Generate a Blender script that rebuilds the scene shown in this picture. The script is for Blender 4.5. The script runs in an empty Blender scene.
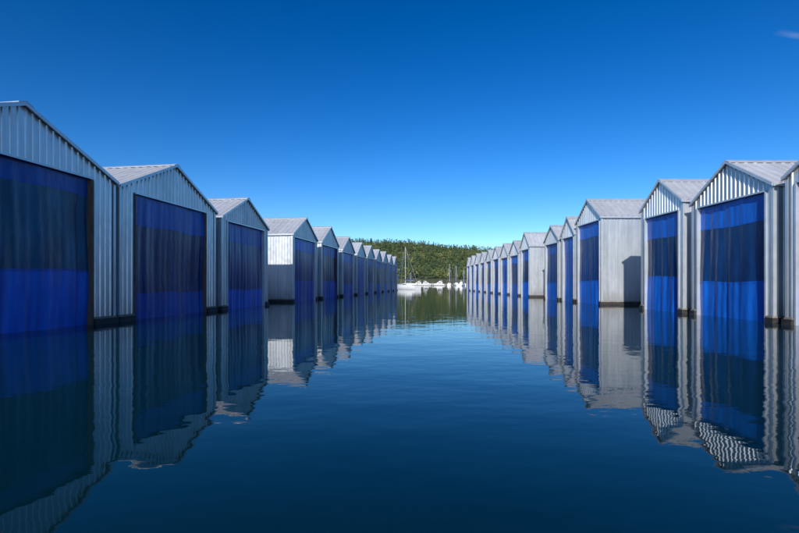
import bpy, math, random
import numpy as np
from mathutils import Vector
random.seed(7); rng=np.random.default_rng(7)
scene=bpy.context.scene
scene.view_settings.view_transform='Standard'; scene.view_settings.look='None'; scene.view_settings.exposure=0

# ---------------------------------------------------------------- materials
def mat(name):
    m=bpy.data.materials.new(name); m.use_nodes=True
    nt=m.node_tree; return m,nt,nt.nodes['Principled BSDF']
def N(nt,t,**k):
    n=nt.nodes.new(t)
    for a,b in k.items(): setattr(n,a,b)
    return n
def ramp(nt,fac,stops):
    r=N(nt,'ShaderNodeValToRGB'); e=r.color_ramp.elements
    while len(e)<len(stops): e.new(0.5)
    for i,(p,c) in enumerate(stops): e[i].position=p; e[i].color=(*c,1)
    nt.links.new(fac,r.inputs[0]); return r.outputs[0]
def noise(nt,scale,detail=3,coord='Object',mscale=(1,1,1),rough=.5):
    tc=N(nt,'ShaderNodeTexCoord'); mp=N(nt,'ShaderNodeMapping'); mp.inputs['Scale'].default_value=mscale
    nz=N(nt,'ShaderNodeTexNoise'); nz.inputs['Scale'].default_value=scale; nz.inputs['Detail'].default_value=detail; nz.inputs['Roughness'].default_value=rough
    nt.links.new(tc.outputs[coord],mp.inputs[0]); nt.links.new(mp.outputs[0],nz.inputs['Vector']); return nz.outputs[0]
def simple(name,c1,c2,scale=3,rough=.6,metal=0,mscale=(1,1,1),bump=0,r2=None):
    m,nt,b=mat(name); n=noise(nt,scale,5,mscale=mscale)
    nt.links.new(ramp(nt,n,[(.3,c1),(.7,c2)]),b.inputs['Base Color'])
    b.inputs['Metallic'].default_value=metal; b.inputs['Roughness'].default_value=rough
    if r2 is not None:
        n2=noise(nt,scale*2.3,4,mscale=mscale); mr=N(nt,'ShaderNodeMapRange'); mr.inputs[1].default_value=.3; mr.inputs[2].default_value=.7
        mr.inputs[3].default_value=rough; mr.inputs[4].default_value=r2; nt.links.new(n2,mr.inputs[0]); nt.links.new(mr.outputs[0],b.inputs['Roughness'])
    if bump:
        bp=N(nt,'ShaderNodeBump'); bp.inputs['Strength'].default_value=bump; bp.inputs['Distance'].default_value=.02
        nt.links.new(n,bp.inputs['Height']); nt.links.new(bp.outputs[0],b.inputs['Normal'])
    return m
def math_(nt,op,a,b=None,c=None):
    n=N(nt,'ShaderNodeMath',operation=op)
    for i,x in enumerate((a,b,c)):
        if x is None: continue
        if isinstance(x,(int,float)): n.inputs[i].default_value=x
        else: nt.links.new(x,n.inputs[i])
    return n.outputs[0]
def metal(name,c1,c2,rough,met,sheet=(1.0,1.0),stain=True):
    """galvanised sheet: spangle, per-sheet tone, vertical run-off streaks, grime near the waterline"""
    m,nt,b=mat(name)
    base=ramp(nt,noise(nt,1.3,5,mscale=(1.5,1.5,.35)),[(.3,c1),(.7,c2)])
    tc=N(nt,'ShaderNodeTexCoord'); s=N(nt,'ShaderNodeSeparateXYZ'); nt.links.new(tc.outputs['Object'],s.inputs[0])
    fx=math_(nt,'FLOOR',math_(nt,'MULTIPLY_ADD',s.outputs[0],sheet[0],.5)); fy=math_(nt,'FLOOR',math_(nt,'MULTIPLY_ADD',s.outputs[1],sheet[1],.5))
    oi=N(nt,'ShaderNodeObjectInfo'); rn=math_(nt,'MULTIPLY',oi.outputs['Random'],37.3)
    cb=N(nt,'ShaderNodeCombineXYZ'); nt.links.new(fx,cb.inputs[0]); nt.links.new(fy,cb.inputs[1]); nt.links.new(rn,cb.inputs[2])
    wn=N(nt,'ShaderNodeTexWhiteNoise'); nt.links.new(cb.outputs[0],wn.inputs[0])
    v=math_(nt,'MULTIPLY_ADD',wn.outputs[0],.16,.88)
    v=math_(nt,'MULTIPLY',v,math_(nt,'MULTIPLY_ADD',oi.outputs['Random'],.14,.92))
    if stain:
        st=noise(nt,7,4,mscale=(1,1,.05)); v=math_(nt,'MULTIPLY',v,math_(nt,'MULTIPLY_ADD',st,.4,.8))
    hv=N(nt,'ShaderNodeHueSaturation'); nt.links.new(base,hv.inputs['Color']); nt.links.new(v,hv.inputs['Value'])
    out=hv.outputs[0]
    if stain:
        g=math_(nt,'SUBTRACT',1.15,s.outputs[2]); g=math_(nt,'ADD',g,math_(nt,'MULTIPLY_ADD',noise(nt,2.5,4,mscale=(1,1,.3)),1.4,-.8))
        gc=N(nt,'ShaderNodeClamp'); nt.links.new(math_(nt,'MULTIPLY',g,.7),gc.inputs[0])
        mx=N(nt,'ShaderNodeMixRGB'); mx.inputs[2].default_value=(.20,.17,.13,1); nt.links.new(math_(nt,'MULTIPLY',gc.outputs[0],.6),mx.inputs[0]); nt.links.new(out,mx.inputs[1]); out=mx.outputs[0]
    nt.links.new(out,b.inputs['Base Color']); b.inputs['Metallic'].default_value=met
    nt.links.new(math_(nt,'MULTIPLY_ADD',noise(nt,3,4),.3,rough-.1),b.inputs['Roughness'])
    bp=N(nt,'ShaderNodeBump'); bp.inputs['Strength'].default_value=.35; bp.inputs['Distance'].default_value=.03
    nt.links.new(noise(nt,1.6,2),bp.inputs['Height']); nt.links.new(bp.outputs[0],b.inputs['Normal'])
    return m
M_wall=metal('galvanised_wall',(.56,.60,.63),(.72,.75,.77),.30,.5)
M_wall2=metal('galvanised_wall_aged',(.50,.54,.58),(.67,.70,.73),.34,.5)
M_roof=metal('galvanised_roof',(.50,.51,.53),(.61,.62,.64),.4,.35,(.01,1.2),False)
M_trim=simple('flashing',(.50,.54,.57),(.63,.66,.69),2,.33,.45)
M_wood=simple('weathered_timber',(.09,.055,.04),(.17,.11,.08),4,.8,0,(3,3,.5),.3)
M_float=simple('black_float',(.012,.012,.014),(.05,.045,.04),3,.6,0,(1,1,3),.2)
M_deck=simple('deck_timber',(.18,.16,.13),(.3,.27,.23),3,.8)
def fabric(name,c1,c2,rough=.5,sc=1.1,ms=(2.2,2.2,.4)):
    m,nt,b=mat(name); n=noise(nt,sc,5,mscale=ms)
    col=ramp(nt,n,[(.3,c1),(.7,c2)])
    oi=N(nt,'ShaderNodeObjectInfo'); hv=N(nt,'ShaderNodeHueSaturation'); nt.links.new(col,hv.inputs['Color'])
    nt.links.new(math_(nt,'MULTIPLY_ADD',oi.outputs['Random'],.3,.85),hv.inputs['Value']); nt.links.new(hv.outputs[0],b.inputs['Base Color'])
    b.inputs['Roughness'].default_value=rough
    n2=noise(nt,3.2,5,mscale=(2,2,.55)); bp=N(nt,'ShaderNodeBump'); bp.inputs['Strength'].default_value=.42; bp.inputs['Distance'].default_value=.06
    nt.links.new(n2,bp.inputs['Height']); nt.links.new(bp.outputs[0],b.inputs['Normal']); return m
M_blue=fabric('blue_tarpaulin',(.003,.085,.42),(.006,.145,.66),.4)
M_blue2=fabric('blue_tarpaulin_deep',(.003,.065,.34),(.005,.11,.50),.4)
M_win=fabric('dark_mesh_screen',(.002,.028,.14),(.004,.055,.24),.34)
M_win3=fabric('navy_mesh_screen',(.002,.018,.08),(.004,.040,.15),.32)
M_win2=fabric('teal_mesh_screen_painted_light',(.001,.024,.065),(.004,.105,.20),.36,.7,(1.6,1.6,.6))  # teal mesh; brighter noise patches paint light showing through the opaque screen
M_white=simple('white_gelcoat',(.75,.75,.74),(.82,.82,.8),2,.25)
M_glass=simple('dark_glass',(.01,.012,.015),(.02,.022,.03),2,.08)
M_alu=simple('mast_aluminium',(.6,.6,.6),(.7,.7,.7),2,.35,.4)
M_sail=simple('sail_cover',(.02,.05,.2),(.03,.08,.3),2,.7)

# ---------------------------------------------------------------- mesh helpers
class MB:
    def __init__(s): s.v=[]; s.f=[]
    def quad(s,a,b,c,d):
        i=len(s.v); s.v+= [a,b,c,d]; s.f.append((i,i+1,i+2,i+3))
    def box(s,x0,x1,y0,y1,z0,z1):
        i=len(s.v)
        s.v+=[(x0,y0,z0),(x1,y0,z0),(x1,y1,z0),(x0,y1,z0),(x0,y0,z1),(x1,y0,z1),(x1,y1,z1),(x0,y1,z1)]
        s.f+=[tuple(i+k for k in q) for q in [(0,3,2,1),(4,5,6,7),(0,1,5,4),(1,2,6,5),(2,3,7,6),(3,0,4,7)]]
    def hexa(s,pts):
        i=len(s.v); s.v+=pts
        s.f+=[tuple(i+k for k in q) for q in [(0,3,2,1),(4,5,6,7),(0,1,5,4),(1,2,6,5),(2,3,7,6),(3,0,4,7)]]
    def tube(s,p,q,r0,r1,n=8):
        p=Vector(p);q=Vector(q);d=(q-p).normalized()
        a=d.orthogonal().normalized(); b=d.cross(a); i=len(s.v)
        for c,r in((p,r0),(q,r1)):
            for k in range(n):
                t=2*math.pi*k/n; s.v.append(tuple(c+a*r*math.cos(t)+b*r*math.sin(t)))
        for k in range(n): s.f.append((i+k,i+(k+1)%n,i+n+(k+1)%n,i+n+k))
        s.f.append(tuple(i+n-1-k for k in range(n))); s.f.append(tuple(i+n+k for k in range(n)))
    def obj(s,name,m,parent=None,smooth=False):
        me=bpy.data.meshes.new(name); me.from_pydata([tuple(x) for x in s.v],[],s.f); me.update()
        if smooth: me.shade_smooth()
        me.materials.append(m); o=bpy.data.objects.new(name,me); scene.collection.objects.link(o)
        if parent: o.parent=parent
        return o
def empty(name,loc,rz=0):
    e=bpy.data.objects.new(name,None); e.location=loc; e.rotation_euler=(0,0,rz); e.empty_display_size=.3
    scene.collection.objects.link(e); return e

def prof(a,b,p,h,extra=()):
    pts=[];k=0
    while a+k*p<b:
        for fr,of in((0,0),(.58,0),(.68,h),(.90,h)):
            u=a+(k+fr)*p
            if u<b: pts.append((u,of))
        k+=1
    pts.append((b,0))
    for e in extra:
        if a+.01<e<b-.01:
            for i in range(len(pts)-1):
                if pts[i][0]<=e<=pts[i+1][0]:
                    t=(e-pts[i][0])/max(1e-6,pts[i+1][0]-pts[i][0]); pts.insert(i+1,(e,pts[i][1]*(1-t)+pts[i+1][1]*t)); break
    return pts

def curtain(w0,w1,y,bands,par,fold,sd,scal=0.0):
    r=random.Random(sd); ph=[r.uniform(0,6.28) for _ in range(9)]
    W=w1-w0; nu=max(24,int(W*22))
    def off(u,z,top):
        k=.3+.7*(1-min(1,max(0,z/top)))
        am=.6+.4*math.sin(u*1.3+ph[6])
        return fold*k*am*(math.sin(u*7.5+ph[0]+.25*z+1.6*math.sin(u*.9+ph[5]))+.6*math.sin(u*15.7+ph[1]-.3*z+1.2*math.sin(u*2.1+ph[7])))+fold*(.5*math.sin(u*2.3+ph[2])+.7*math.sin(z*1.1+ph[3]+u*.4))
    top=bands[0][1]
    for (name,zt,zb,m) in bands:
        nz=max(3,int((zt-zb)/.25)); mb=MB()
        for j in range(nz+1):
            for i in range(nu+1):
                u=w0+W*i/nu; z=zt+(zb-zt)*j/nz
                if zb<.3 and j==nz: z+=scal*abs(math.sin(u*4.2+ph[4]))+scal*.3*math.sin(u*17)
                elif j in(0,nz) : z+=.03*math.sin(u*1.9+ph[8])*(0 if (name=='curtain_top' and j==0) else 1)
                mb.v.append((u,y+off(u,z,top),z))
        for j in range(nz):
            for i in range(nu):
                a=j*(nu+1)+i; mb.f.append((a,a+nu+1,a+nu+2,a+1))
        mb.obj(name,m,par,True)
    mb=MB()
    for b in bands[1:]:
        z0=b[1]
        for i in range(nu):
            u=w0+W*i/nu; u2=w0+W*(i+1)/nu; z=z0+.03*math.sin(u*1.9+ph[8]); z2=z0+.03*math.sin(u2*1.9+ph[8])
            y1=y+off(u,z,top)-.012;y2=y+off(u2,z2,top)-.012
            mb.quad((u,y1,z-.04),(u2,y2,z2-.04),(u2,y2,z2+.04),(u,y1,z+.04))
    mb.obj('curtain_hem',M_blue2,par)

def boathouse(p0,rz,w,eave,peak,length,m0,m1,dtop,sd,fold=.03,scal=.03,wallm=None,split=(.84,.34),win=None,rib=.25,postm=None):
    r=random.Random(sd); P=empty('boathouse',(p0[0],p0[1],0),rz); wm=wallm or M_wall
    zb=.28; RH=.035
    gz=lambda u: eave+(peak-eave)*(1-abs(u-w/2)/(w/2))-.03
    mb=MB()
    for a,b,lo in((0,m0,zb),(m0,w-m1,dtop),(w-m1,w,zb)):
        if b-a<.05: continue
        pts=prof(a,b,rib,RH,(w/2,))
        for (u,o),(u2,o2) in zip(pts,pts[1:]):
            mb.quad((u,-o,lo),(u2,-o2,lo),(u2,-o2,max(lo,gz(u2))),(u,-o,max(lo,gz(u))))
    mb.obj('front_wall',wm,P)
    mb=MB()
    pts=prof(0,length,rib,.03)
    for (v,o),(v2,o2) in zip(pts,pts[1:]):
        mb.quad((-o,v,zb),(-o2,v2,zb),(-o2,v2,eave-.03),(-o,v,eave-.03))
        mb.quad((w+o,v,zb),(w+o2,v2,zb),(w+o2,v2,eave-.03),(w+o,v,eave-.03))
    mb.obj('side_walls',wm,P)
    mb=MB(); 
    pts=prof(0,w,rib,.03,(w/2,))
    for (u,o),(u2,o2) in zip(pts,pts[1:]):
        mb.quad((u,length+o,zb),(u2,length+o2,zb),(u2,length+o2,gz(u2)),(u,length+o,gz(u)))
    mb.obj('back_wall',wm,P)
    ov=.12; sl=(peak-eave)/(w/2); v0,v1=-.14,length+.16
    mb=MB(); pts=prof(v0,v1,.42,.035)
    for (v,o),(v2,o2) in zip(pts,pts[1:]):
        for sgn in(0,1):
            ue=-ov if sgn==0 else w+ov; ze=eave-ov*sl
            mb.quad((ue,v,ze+.03+o),(ue,v2,ze+.03+o2),(w/2,v2,peak+.03+o2),(w/2,v,peak+.03+o))
    for ue in(-ov,w+ov):
        ze=eave-ov*sl
        mb.quad((ue,v0,ze),(ue,v1,ze),(w/2,v1,peak),(w/2,v0,peak))
    mb.obj('roof',M_roof,P)
    mb=MB()
    for s in(-1,1):
        ue=w/2+s*(w/2+ov); ze=eave-ov*sl
        mb.hexa([(ue,v0-.03,ze-.06),(w/2,v0-.03,peak-.06),(w/2,v0+.02,peak-.06),(ue,v0+.02,ze-.06),
                 (ue,v0-.03,ze+.07),(w/2,v0-.03,peak+.07),(w/2,v0+.02,peak+.07),(ue,v0+.02,ze+.07)])
        mb.box(min(ue,ue+s*.04),max(ue,ue+s*.04),v0+.03,v1,ze-.08,ze+.04)
        mb.hexa([(w/2,v0-.035,peak+.075),(w/2+s*.25,v0-.035,peak+.075-.25*sl),(w/2+s*.25,v1,peak+.075-.25*sl),(w/2,v1,peak+.075),
                 (w/2,v0-.035,peak+.10),(w/2+s*.25,v0-.035,peak+.10-.25*sl),(w/2+s*.25,v1,peak+.10-.25*sl),(w/2,v1,peak+.10)])
    for c in(0,w):
        s=-1 if c==0 else 1
        mb.box(min(c+s*.055,c-s*.07),max(c+s*.055,c-s*.07),-.055,-.044,zb,eave-.1)
        mb.box(min(c+s*.044,c+s*.055),max(c+s*.044,c+s*.055),-.043,.09,zb,eave-.1)
    mb.box(m0-.02,w-m1+.02,-.06,-.044,dtop-.02,dtop+.05)
    mb.obj('flashing_trim',M_trim,P)
    mb=MB()
    for u in(m0-.06,w-m1-.02):
        mb.box(u,u+.08,-.065,.20,-.3,dtop-.03)
    mb.obj('door_posts',postm or M_wood,P)
    mb=MB()
    mb.box(-.12,m0-.09,-.14,length,-.5,.2); mb.box(w-m1+.09,w+.12,-.14,length,-.5,.2)
    mb.box(m0-.085,w-m1+.085,length-.8,length-.02,-.5,.2)
    mb.obj('float',M_float,P)
    mb=MB()
    mb.box(-.07,m0-.10,-.09,length,.205,.275); mb.box(w-m1+.10,w+.07,-.09,length,.205,.275)
    mb.obj('sill_beam',M_deck,P)
    H=dtop
    zt=H*(split[0]+r.uniform(-.03,.03)); zm=H*(split[1]+r.uniform(-.03,.03))
    curtain(m0+.03,w-m1-.03,.12,[('curtain_top',H+.05,zt,M_blue2 if r.random()<.5 else M_blue),('curtain_screen',zt,zm,win or M_win),('curtain_skirt',zm,-.05,M_blue if r.random()<.6 else M_blue2)],P,fold,sd,scal)
    return P

aL=math.atan2(1,.144)
LX=lambda y:-14.3+.144*y
left=[(3.1,10.2,5.7,7.35,.5,1.0,5.55,.055,M_win2,(.84,.34)),
 (10.6,18.15,5.72,7.4,.5,1.12,5.6,.075,M_win2,(.86,.34)),
 (18.45,25.5,5.68,7.4,.85,.95,5.5,.045,M_win3,(.78,.2)),
 (26.2,32.3,5.55,7.15,.65,.5,5.35,.04,M_win,(.8,.24)),
 (37.1,43.2,5.75,7.45,.35,.45,5.5,.035,M_win,(.8,.3)),
 (44.6,50.6,5.8,7.6,.5,.5,5.5,.035,M_win3,(.8,.3)),
 (52.3,58.0,5.6,7.3,.4,.4,5.3,.035,M_win,(.8,.3)),
 (59.3,64.7,5.5,7.2,.4,.4,5.2,.035,M_blue2,(.8,.3)),
 (65.8,71.0,5.7,7.3,.4,.4,5.3,.035,M_win,(.8,.3)),
 (72.2,77.4,5.5,7.2,.4,.4,5.2,.035,M_win3,(.8,.3)),
 (78.6,83.6,5.6,7.3,.4,.4,5.2,.035,M_win,(.8,.3)),
 (84.8,89.6,5.5,7.1,.4,.4,5.2,.035,M_blue2,(.8,.3)),
 (90.8,95.6,5.5,7.1,.4,.4,5.2,.035,M_win,(.8,.3))]
for i,(a,b,e,p,m0,m1,dt,fo,te,sp) in enumerate(left):
    boathouse((LX(a),a),aL,(b-a)*1.0103,e,p,13,m0,m1,dt,i+1,fo,.03,M_wall if i%3 else M_wall2,sp,te,.25,M_wood if i in(1,2,5) else M_trim)
aR=math.atan2(-1,.006)
RX=lambda y:15.1-.006*y
right=[(6.4,11.4,5.7,7.3,.4,.4,5.4,.8,.32,M_win),
 (12.2,17.15,5.7,7.2,.4,.4,5.4,.75,.3,M_win),
 (17.8,22.6,5.62,7.1,.35,.35,5.35,.76,.33,M_win3),
 (23.4,27.3,6.02,7.45,.35,.35,5.5,.76,.33,M_win3),
 (32.75,37.2,6.55,8.15,.3,.3,6.3,.8,.3,M_win),
 (37.6,40.6,5.9,7.4,.3,.3,5.6,.8,.3,M_blue2),
 (41.3,45.2,5.75,7.15,.3,.3,5.4,.8,.3,M_win),
 (50.4,54.0,5.9,7.5,.3,.3,5.5,.8,.3,M_win3),
 (54.9,59.2,5.5,7.0,.3,.3,5.1,.8,.3,M_win),
 (60.2,64.4,5.5,7.1,.3,.3,5.1,.8,.3,M_blue2),
 (65.6,69.6,5.6,7.1,.3,.3,5.2,.8,.3,M_win),
 (70.9,74.9,5.5,7.0,.3,.3,5.1,.8,.3,M_win3),
 (76.2,80.2,5.5,7.0,.3,.3,5.1,.8,.3,M_win),
 (81.5,85.5,5.5,7.1,.3,.3,5.1,.8,.3,M_win),
 (86.8,90.6,5.5,7.0,.3,.3,5.1,.8,.3,M_blue2),
 (91.8,95.4,5.4,6.9,.3,.3,5.1,.8,.3,M_win)]
for i,(a,b,e,p,m0,m1,dt,s0,s1,wn_) in enumerate(right):
    boathouse((RX(b),b),aR,(b-a),e,p,13,m0,m1,dt,50+i,.035,.03,M_wall if (i+1)%3 else M_wall2,(s0,s1),wn_,.25,M_trim)

# ---------------------------------------------------------------- boats
def hull(mb,L,B,F,sheer=.3,stern=.75,draft=.5):
    n=14; rows=[]
    for i in range(n+1):
        t=i/n; x=-L/2+L*t
        hb=B/2*(stern+(1-stern)*math.sin(min(1,t/.45)*math.pi/2)) if t<.45 else B/2*max(.015,(1-((t-.45)/.55)**2.2))
        z=F*(1+sheer*t*t); row=[]
        for (fy,fz) in((1,1),(.97,.5),(.85,.05),(.45,-.6),(0,-1)):
            row.append((x+(.12*L*max(0,t-.8)*fz if fz>0 else 0),hb*fy,z*fz if fz>0 else draft*fz*(1-.6*t)))
        rows.append(row+[(p[0],-p[1],p[2]) for p in row[::-1][1:]])
    i0=len(mb.v); m=len(rows[0])
    for rr in rows: mb.v+=rr
    for i in range(n):
        for k in range(m-1):
            a=i0+i*m+k; mb.f.append((a,a+1,a+m+1,a+m))
        mb.f.append((i0+i*m,i0+(i+1)*m,i0+(i+1)*m+m-1,i0+i*m+m-1))
    mb.f.append(tuple(i0+k for k in range(m)))
def sailboat(x,y,rz,L,mast,name='sailboat'):
    P=empty(name,(x,y,0),rz); F=L*.11
    mb=MB(); hull(mb,L,L*.31,F); mb.obj('hull',M_white,P,False)
    mb=MB(); c=L*.09; mb.hexa([(-L*.12,-c,F*1.0),(L*.22,-c*.7,F*1.1),(L*.22,c*.7,F*1.1),(-L*.12,c,F*1.0),(-L*.12,-c*.85,F*1.6),(L*.16,-c*.5,F*1.5),(L*.16,c*.5,F*1.5),(-L*.12,c*.85,F*1.6)])
    mb.obj('cabin',M_white,P)
    mb=MB(); 
    for s in(-1,1): mb.box(-L*.08,L*.12,min(s*c*.80,s*c*.93),max(s*c*.80,s*c*.93),F*1.22,F*1.38)
    mb.obj('cabin_windows',M_glass,P)
    mb=MB(); mx=L*.08; mb.tube((mx,0,F),(mx,0,mast),.09,.06); mb.tube((mx,0,F*2.3),(-L*.33,0,F*2.2),.06,.05)
    for z in(.5,.75): mb.tube((mx,-L*.09,mast*z),(mx,L*.09,mast*z),.03,.03,5)
    mb.tube((mx,0,mast-.1),(L*.53,0,F*1.3),.02,.02,4); mb.tube((mx,0,mast-.1),(-L*.5,0,F*1.1),.02,.02,4)
    for s in(-1,1): mb.tube((mx,0,mast-.1),(mx,s*L*.09,mast*.75),.015,.015,4); mb.tube((mx,s*L*.09,mast*.75),(mx,s*L*.15,F),.015,.015,4)
    for s in(-1,1):
        for k in range(6):
            xx=-L*.45+k*L*.17; mb.tube((xx,s*L*.12*(1-.1*k),F),(xx,s*L*.12*(1-.1*k),F+.65),.015,.015,4)
    mb.obj('rigging',M_alu,P)
    mb=MB(); mb.tube((mx-.1,0,F*2.45),(-L*.32,0,F*2.33),.18,.10,8); mb.tube((L*.5,0,F*1.6),(mx+L*.05,0,mast*.88),.09,.05,6); mb.obj('furled_sails',M_sail,P)
def motorboat(x,y,rz,L,name='motor_yacht'):
    P=empty(name,(x,y,0),rz); F=L*.13
    mb=MB(); hull(mb,L,L*.33,F,.4,.9); mb.obj('hull',M_white,P)
    c=L*.12; mb=MB()
    mb.hexa([(-L*.3,-c,F),(L*.2,-c*.8,F*1.2),(L*.2,c*.8,F*1.2),(-L*.3,c,F),(-L*.3,-c*.9,F*2.1),(L*.06,-c*.7,F*2.1),(L*.06,c*.7,F*2.1),(-L*.3,c*.9,F*2.1)])
    mb.box(-L*.34,L*.02,-c*.75,c*.75,F*2.12,F*2.2)
    mb.box(-L*.2,-L*.02,-c*.55,c*.55,F*2.2,F*2.6)
    for s in(-1,1): mb.tube((-L*.28,s*c*.6,F*2.2),(-L*.24,s*c*.6,F*3.1),.04,.04,5)
    mb.box(-L*.32,-L*.05,-c*.7,c*.7,F*3.1,F*3.16)
    mb.obj('superstructure',M_white,P)
    mb=MB()
    for s in(-1,1): mb.box(-L*.26,L*.04,min(s*c*.86,s*c*.965),max(s*c*.86,s*c*.965),F*1.5,F*1.9)
    mb.hexa([(L*.125,-c*.6,F*1.6),(L*.145,-c*.6,F*1.6),(L*.145,c*.6,F*1.6),(L*.125,c*.6,F*1.6),(L*.07,-c*.6,F*2.0),(L*.09,-c*.6,F*2.0),(L*.09,c*.6,F*2.0),(L*.07,c*.6,F*2.0)])
    mb.obj('windows',M_glass,P)
    mb=MB(); mb.tube((-L*.15,0,F*2.6),(-L*.17,0,F*3.9),.03,.02,5); mb.obj('radar_mast',M_alu,P)

sailboat(1.9,112,math.radians(125),9,10.8)
sailboat(29.5,262,math.radians(80),9,13)
sailboat(34,266,math.radians(95),10,12)
sailboat(38.0,262,math.radians(85),8.5,10)
sailboat(7,300,math.radians(20),8,9)
motorboat(25,282,math.radians(160),8)
motorboat(12,300,math.radians(185),8)
motorboat(34,240,math.radians(60),7)
motorboat(19,310,math.radians(10),8)
P=empty('floating_dock',(0,0,0)); mb=MB()
mb.box(-40,60,270,272.2,.15,.5)
for k in range(10): mb.box(-38+k*9.5,-37+k*9.5,258,270,.15,.48)
mb.obj('deck',M_deck,P)
mb=MB()
for k in range(10):
    mb.tube((-37.2+k*9.5,257.6,-2),(-37.2+k*9.5,257.6,3.2+random.random()),.17,.14)
    mb.tube((-34+k*9.0,272.6,-2),(-34+k*9.0,272.6,3.4),.17,.14)
mb.obj('piles',M_wood,P)

# ---------------------------------------------------------------- hill terrain
def ridge(x):
    return np.interp(x,[-1200,-500,-260,-110,-50,10,80,160,320,700,1300],[12,22,35,51,53,50,45,38,26,17,10])
def hz(x,y):
    s=np.clip((y-338)/(650-338),0,1); s=s*s*(3-2*s)
    back=np.clip((y-650)/500,0,1)
    return -1.5+ (ridge(x)+1.5)*(.12*np.clip((y-334)/12,0,1)+.88*s)*(1-.5*back)+2.0*np.sin(x*.021+y*.013)*s+1.2*np.sin(x*.057-y*.03)*s
xs=np.linspace(-1300,1300,180); ys=np.linspace(325,1150,80)
mb=MB(); X,Y=np.meshgrid(xs,ys); Z=hz(X,Y)
mb.v=[tuple(p) for p in np.stack([X.ravel(),Y.ravel(),Z.ravel()],1).tolist()]
for j in range(79):
    for i in range(179):
        a=j*180+i; mb.f.append((a,a+1,a+181,a+180))
M_hill=simple('hill_ground',(.04,.055,.02),(.095,.10,.04),.05,.95)
mb.obj('hill',M_hill,None,True)
def forest(n):
    x=rng.uniform(-330,380,n); y=345+330*rng.random(n)**.9; z=hz(x,y)
    patch=np.sin(x*.045+1)*np.sin(y*.06+x*.02)+.5*np.sin(x*.11+y*.05)
    con=rng.random(n)<.55+.3*patch
    h=np.where(con,rng.uniform(6,13,n),rng.uniform(4.5,8,n)); R=np.where(con,h*.19,h*.42)
    K=60
    t=rng.random((n,K))
    cone=(1-t)**.8
    sph=np.sqrt(np.clip(1-(2*t-1)**2,0,1))
    rad=np.where(con[:,None],cone,sph)*R[:,None]*rng.uniform(.6,1.1,(n,K))
    an=rng.uniform(0,2*np.pi,(n,K))
    cz=z[:,None]+h[:,None]*np.where(con[:,None],.1+.88*t,.22+.75*t)
    c=np.stack([x[:,None]+rad*np.cos(an),y[:,None]+rad*np.sin(an),cz],-1)
    s=np.where(con,.75,.95)[:,None,None,None]
    d=rng.normal(0,1,(n,K,3,3))*s*.7; d[...,2]*=.75
    tri=c[:,:,None,:]+d
    cid=rng.random(n); col=np.zeros((n,3))
    col[con]=np.array([.036,.070,.028])+cid[con][:,None]*np.array([.038,.047,.015])
    nc=~con
    col[nc]=np.array([.085,.125,.034])+cid[nc][:,None]*np.array([.09,.055,.024])
    cols=np.repeat(col,K,axis=0)*rng.uniform(.75,1.25,(n*K,1))
    v=tri.reshape(-1,3)
    me=bpy.data.meshes.new('forest'); nf=n*K
    me.vertices.add(len(v)); me.vertices.foreach_set('co',v.ravel())
    me.loops.add(nf*3); me.loops.foreach_set('vertex_index',np.arange(nf*3,dtype=np.int32))
    me.polygons.add(nf); me.polygons.foreach_set('loop_start',np.arange(nf,dtype=np.int32)*3)
    me.update(); me.validate()
    ca=me.color_attributes.new('leafcol','FLOAT_COLOR','POINT')
    cc=np.ones((nf*3,4)); cc[:,:3]=np.repeat(cols,3,axis=0); ca.data.foreach_set('color',cc.ravel())
    m,nt,b=mat('foliage'); at=N(nt,'ShaderNodeAttribute'); at.attribute_name='leafcol'
    nt.links.new(at.outputs['Color'],b.inputs['Base Color']); b.inputs['Roughness'].default_value=.8
    me.materials.append(m); o=bpy.data.objects.new('forest',me); scene.collection.objects.link(o)
forest(9500)
mb=MB()
for k in range(160):
    x=-260+k*3.6+random.uniform(-1,1); y=335+random.uniform(-1.5,1.5); s=random.uniform(.8,2.2)
    i=len(mb.v)
    for (a,b,c) in((-1,-1,-.6),(1,-1,-.6),(1,1,-.6),(-1,1,-.6),(-.6,-.7,.5),(.7,-.5,.6),(.5,.6,.7),(-.6,.5,.4)):
        mb.v.append((x+s*(a+random.uniform(-.25,.25)),y+s*b,.2+s*(c+random.uniform(-.2,.2))))
    mb.f+=[tuple(i+q for q in f) for f in[(4,5,6,7),(0,1,5,4),(1,2,6,5),(2,3,7,6),(3,0,4,7)]]
mb.obj('shoreline_rocks',simple('rock',(.18,.17,.15),(.34,.32,.28),.5,.9))

# ---------------------------------------------------------------- water
m,nt,b=mat('water')
b.inputs['Base Color'].default_value=(.0004,.017,.026,1); b.inputs['Roughness'].default_value=.008; b.inputs['IOR'].default_value=1.35
n1=noise(nt,.5,3,'Object',(1,1.6,1)); n2=noise(nt,2.4,3,'Object',(1,1.5,1)); n3=noise(nt,.05,2,'Object',(1,2.2,1))
mr=N(nt,'ShaderNodeMapRange'); mr.inputs[1].default_value=.40; mr.inputs[2].default_value=.66; mr.inputs[3].default_value=.25; mr.inputs[4].default_value=1.2
nt.links.new(n3,mr.inputs[0])
b1=N(nt,'ShaderNodeBump'); b1.inputs['Strength'].default_value=1; b1.inputs['Distance'].default_value=.011
b2=N(nt,'ShaderNodeBump'); b2.inputs['Distance'].default_value=.003
nt.links.new(mr.outputs[0],b2.inputs['Strength'])
nt.links.new(n1,b1.inputs['Height']); nt.links.new(n2,b2.inputs['Height']); nt.links.new(b1.outputs[0],b2.inputs['Normal']); nt.links.new(b2.outputs[0],b.inputs['Normal'])
mb=MB(); mb.quad((-4000,-600,0),(4000,-600,0),(4000,4000,0),(-4000,4000,0)); mb.obj('water',m)

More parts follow.
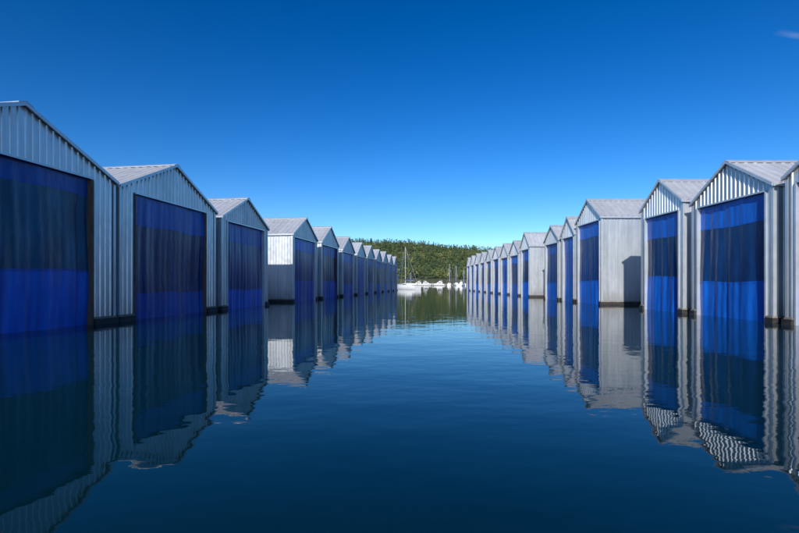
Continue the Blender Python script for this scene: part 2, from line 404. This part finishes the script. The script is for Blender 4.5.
# ---------------------------------------------------------------- cirrus wisp high in the sky
m,nt,b=mat('cirrus'); out=nt.nodes['Material Output']; nt.nodes.remove(b)
tl=N(nt,'ShaderNodeBsdfTranslucent'); tl.inputs[0].default_value=(.85,.85,.85,1); tr=N(nt,'ShaderNodeBsdfTransparent'); mxs=N(nt,'ShaderNodeMixShader')
nt.links.new(tr.outputs[0],mxs.inputs[1]); nt.links.new(tl.outputs[0],mxs.inputs[2]); nt.links.new(mxs.outputs[0],out.inputs[0])
tc=N(nt,'ShaderNodeTexCoord'); mp=N(nt,'ShaderNodeMapping'); mp.inputs['Scale'].default_value=(1.2,5,1)
nz=N(nt,'ShaderNodeTexNoise'); nz.inputs['Scale'].default_value=2.2; nz.inputs['Detail'].default_value=6
nt.links.new(tc.outputs['Generated'],mp.inputs[0]); nt.links.new(mp.outputs[0],nz.inputs['Vector'])
sp=N(nt,'ShaderNodeSeparateXYZ'); nt.links.new(tc.outputs['Generated'],sp.inputs[0])
def tri(o): return math_(nt,'MULTIPLY',math_(nt,'PINGPONG',o,.5),2.0)
e=math_(nt,'MULTIPLY',math_(nt,'MULTIPLY',tri(sp.outputs[0]),tri(sp.outputs[1])),nz.outputs[0])
nt.links.new(math_(nt,'MULTIPLY',e,.32),mxs.inputs[0])
mb=MB(); mb.quad((-190,-40,0),(190,-40,0),(190,40,0),(-190,40,0)); o=mb.obj('cirrus_cloud',m); o.location=(2680,3000,1675); o.rotation_euler=(0,0,math.radians(14))

# ---------------------------------------------------------------- light and sky
el=math.radians(27); az=math.radians(197)
w=bpy.data.worlds.new('World'); scene.world=w; w.use_nodes=True; nt=w.node_tree
bg=nt.nodes['Background']; sky=N(nt,'ShaderNodeTexSky'); sky.sky_type='NISHITA'; sky.sun_disc=False
sky.sun_elevation=el; sky.sun_rotation=az; sky.air_density=1.0; sky.dust_density=.2; sky.ozone_density=4.5
gm=N(nt,'ShaderNodeGamma'); gm.inputs[1].default_value=1.34
hs=N(nt,'ShaderNodeHueSaturation'); hs.inputs['Saturation'].default_value=1.19; hs.inputs['Hue'].default_value=.505
nt.links.new(sky.outputs[0],gm.inputs[0]); nt.links.new(gm.outputs[0],hs.inputs['Color']); nt.links.new(hs.outputs[0],bg.inputs[0]); bg.inputs[1].default_value=.077
sd=Vector((math.sin(az)*math.cos(el),math.cos(az)*math.cos(el),math.sin(el)))
l=bpy.data.lights.new('sun','SUN'); l.energy=5.0; l.angle=math.radians(.5); l.color=(1,.965,.91)
lo=bpy.data.objects.new('sun',l); lo.rotation_euler=sd.to_track_quat('Z','Y').to_euler(); lo.location=(0,0,60); scene.collection.objects.link(lo)

# ---------------------------------------------------------------- camera
c=bpy.data.cameras.new('camera'); c.lens=20; c.sensor_width=36; c.shift_y=.0207; c.clip_end=9000; c.clip_start=.05
co=bpy.data.objects.new('camera',c); co.location=(0,0,1.6); co.rotation_euler=(math.radians(90),0,0); scene.collection.objects.link(co); scene.camera=co
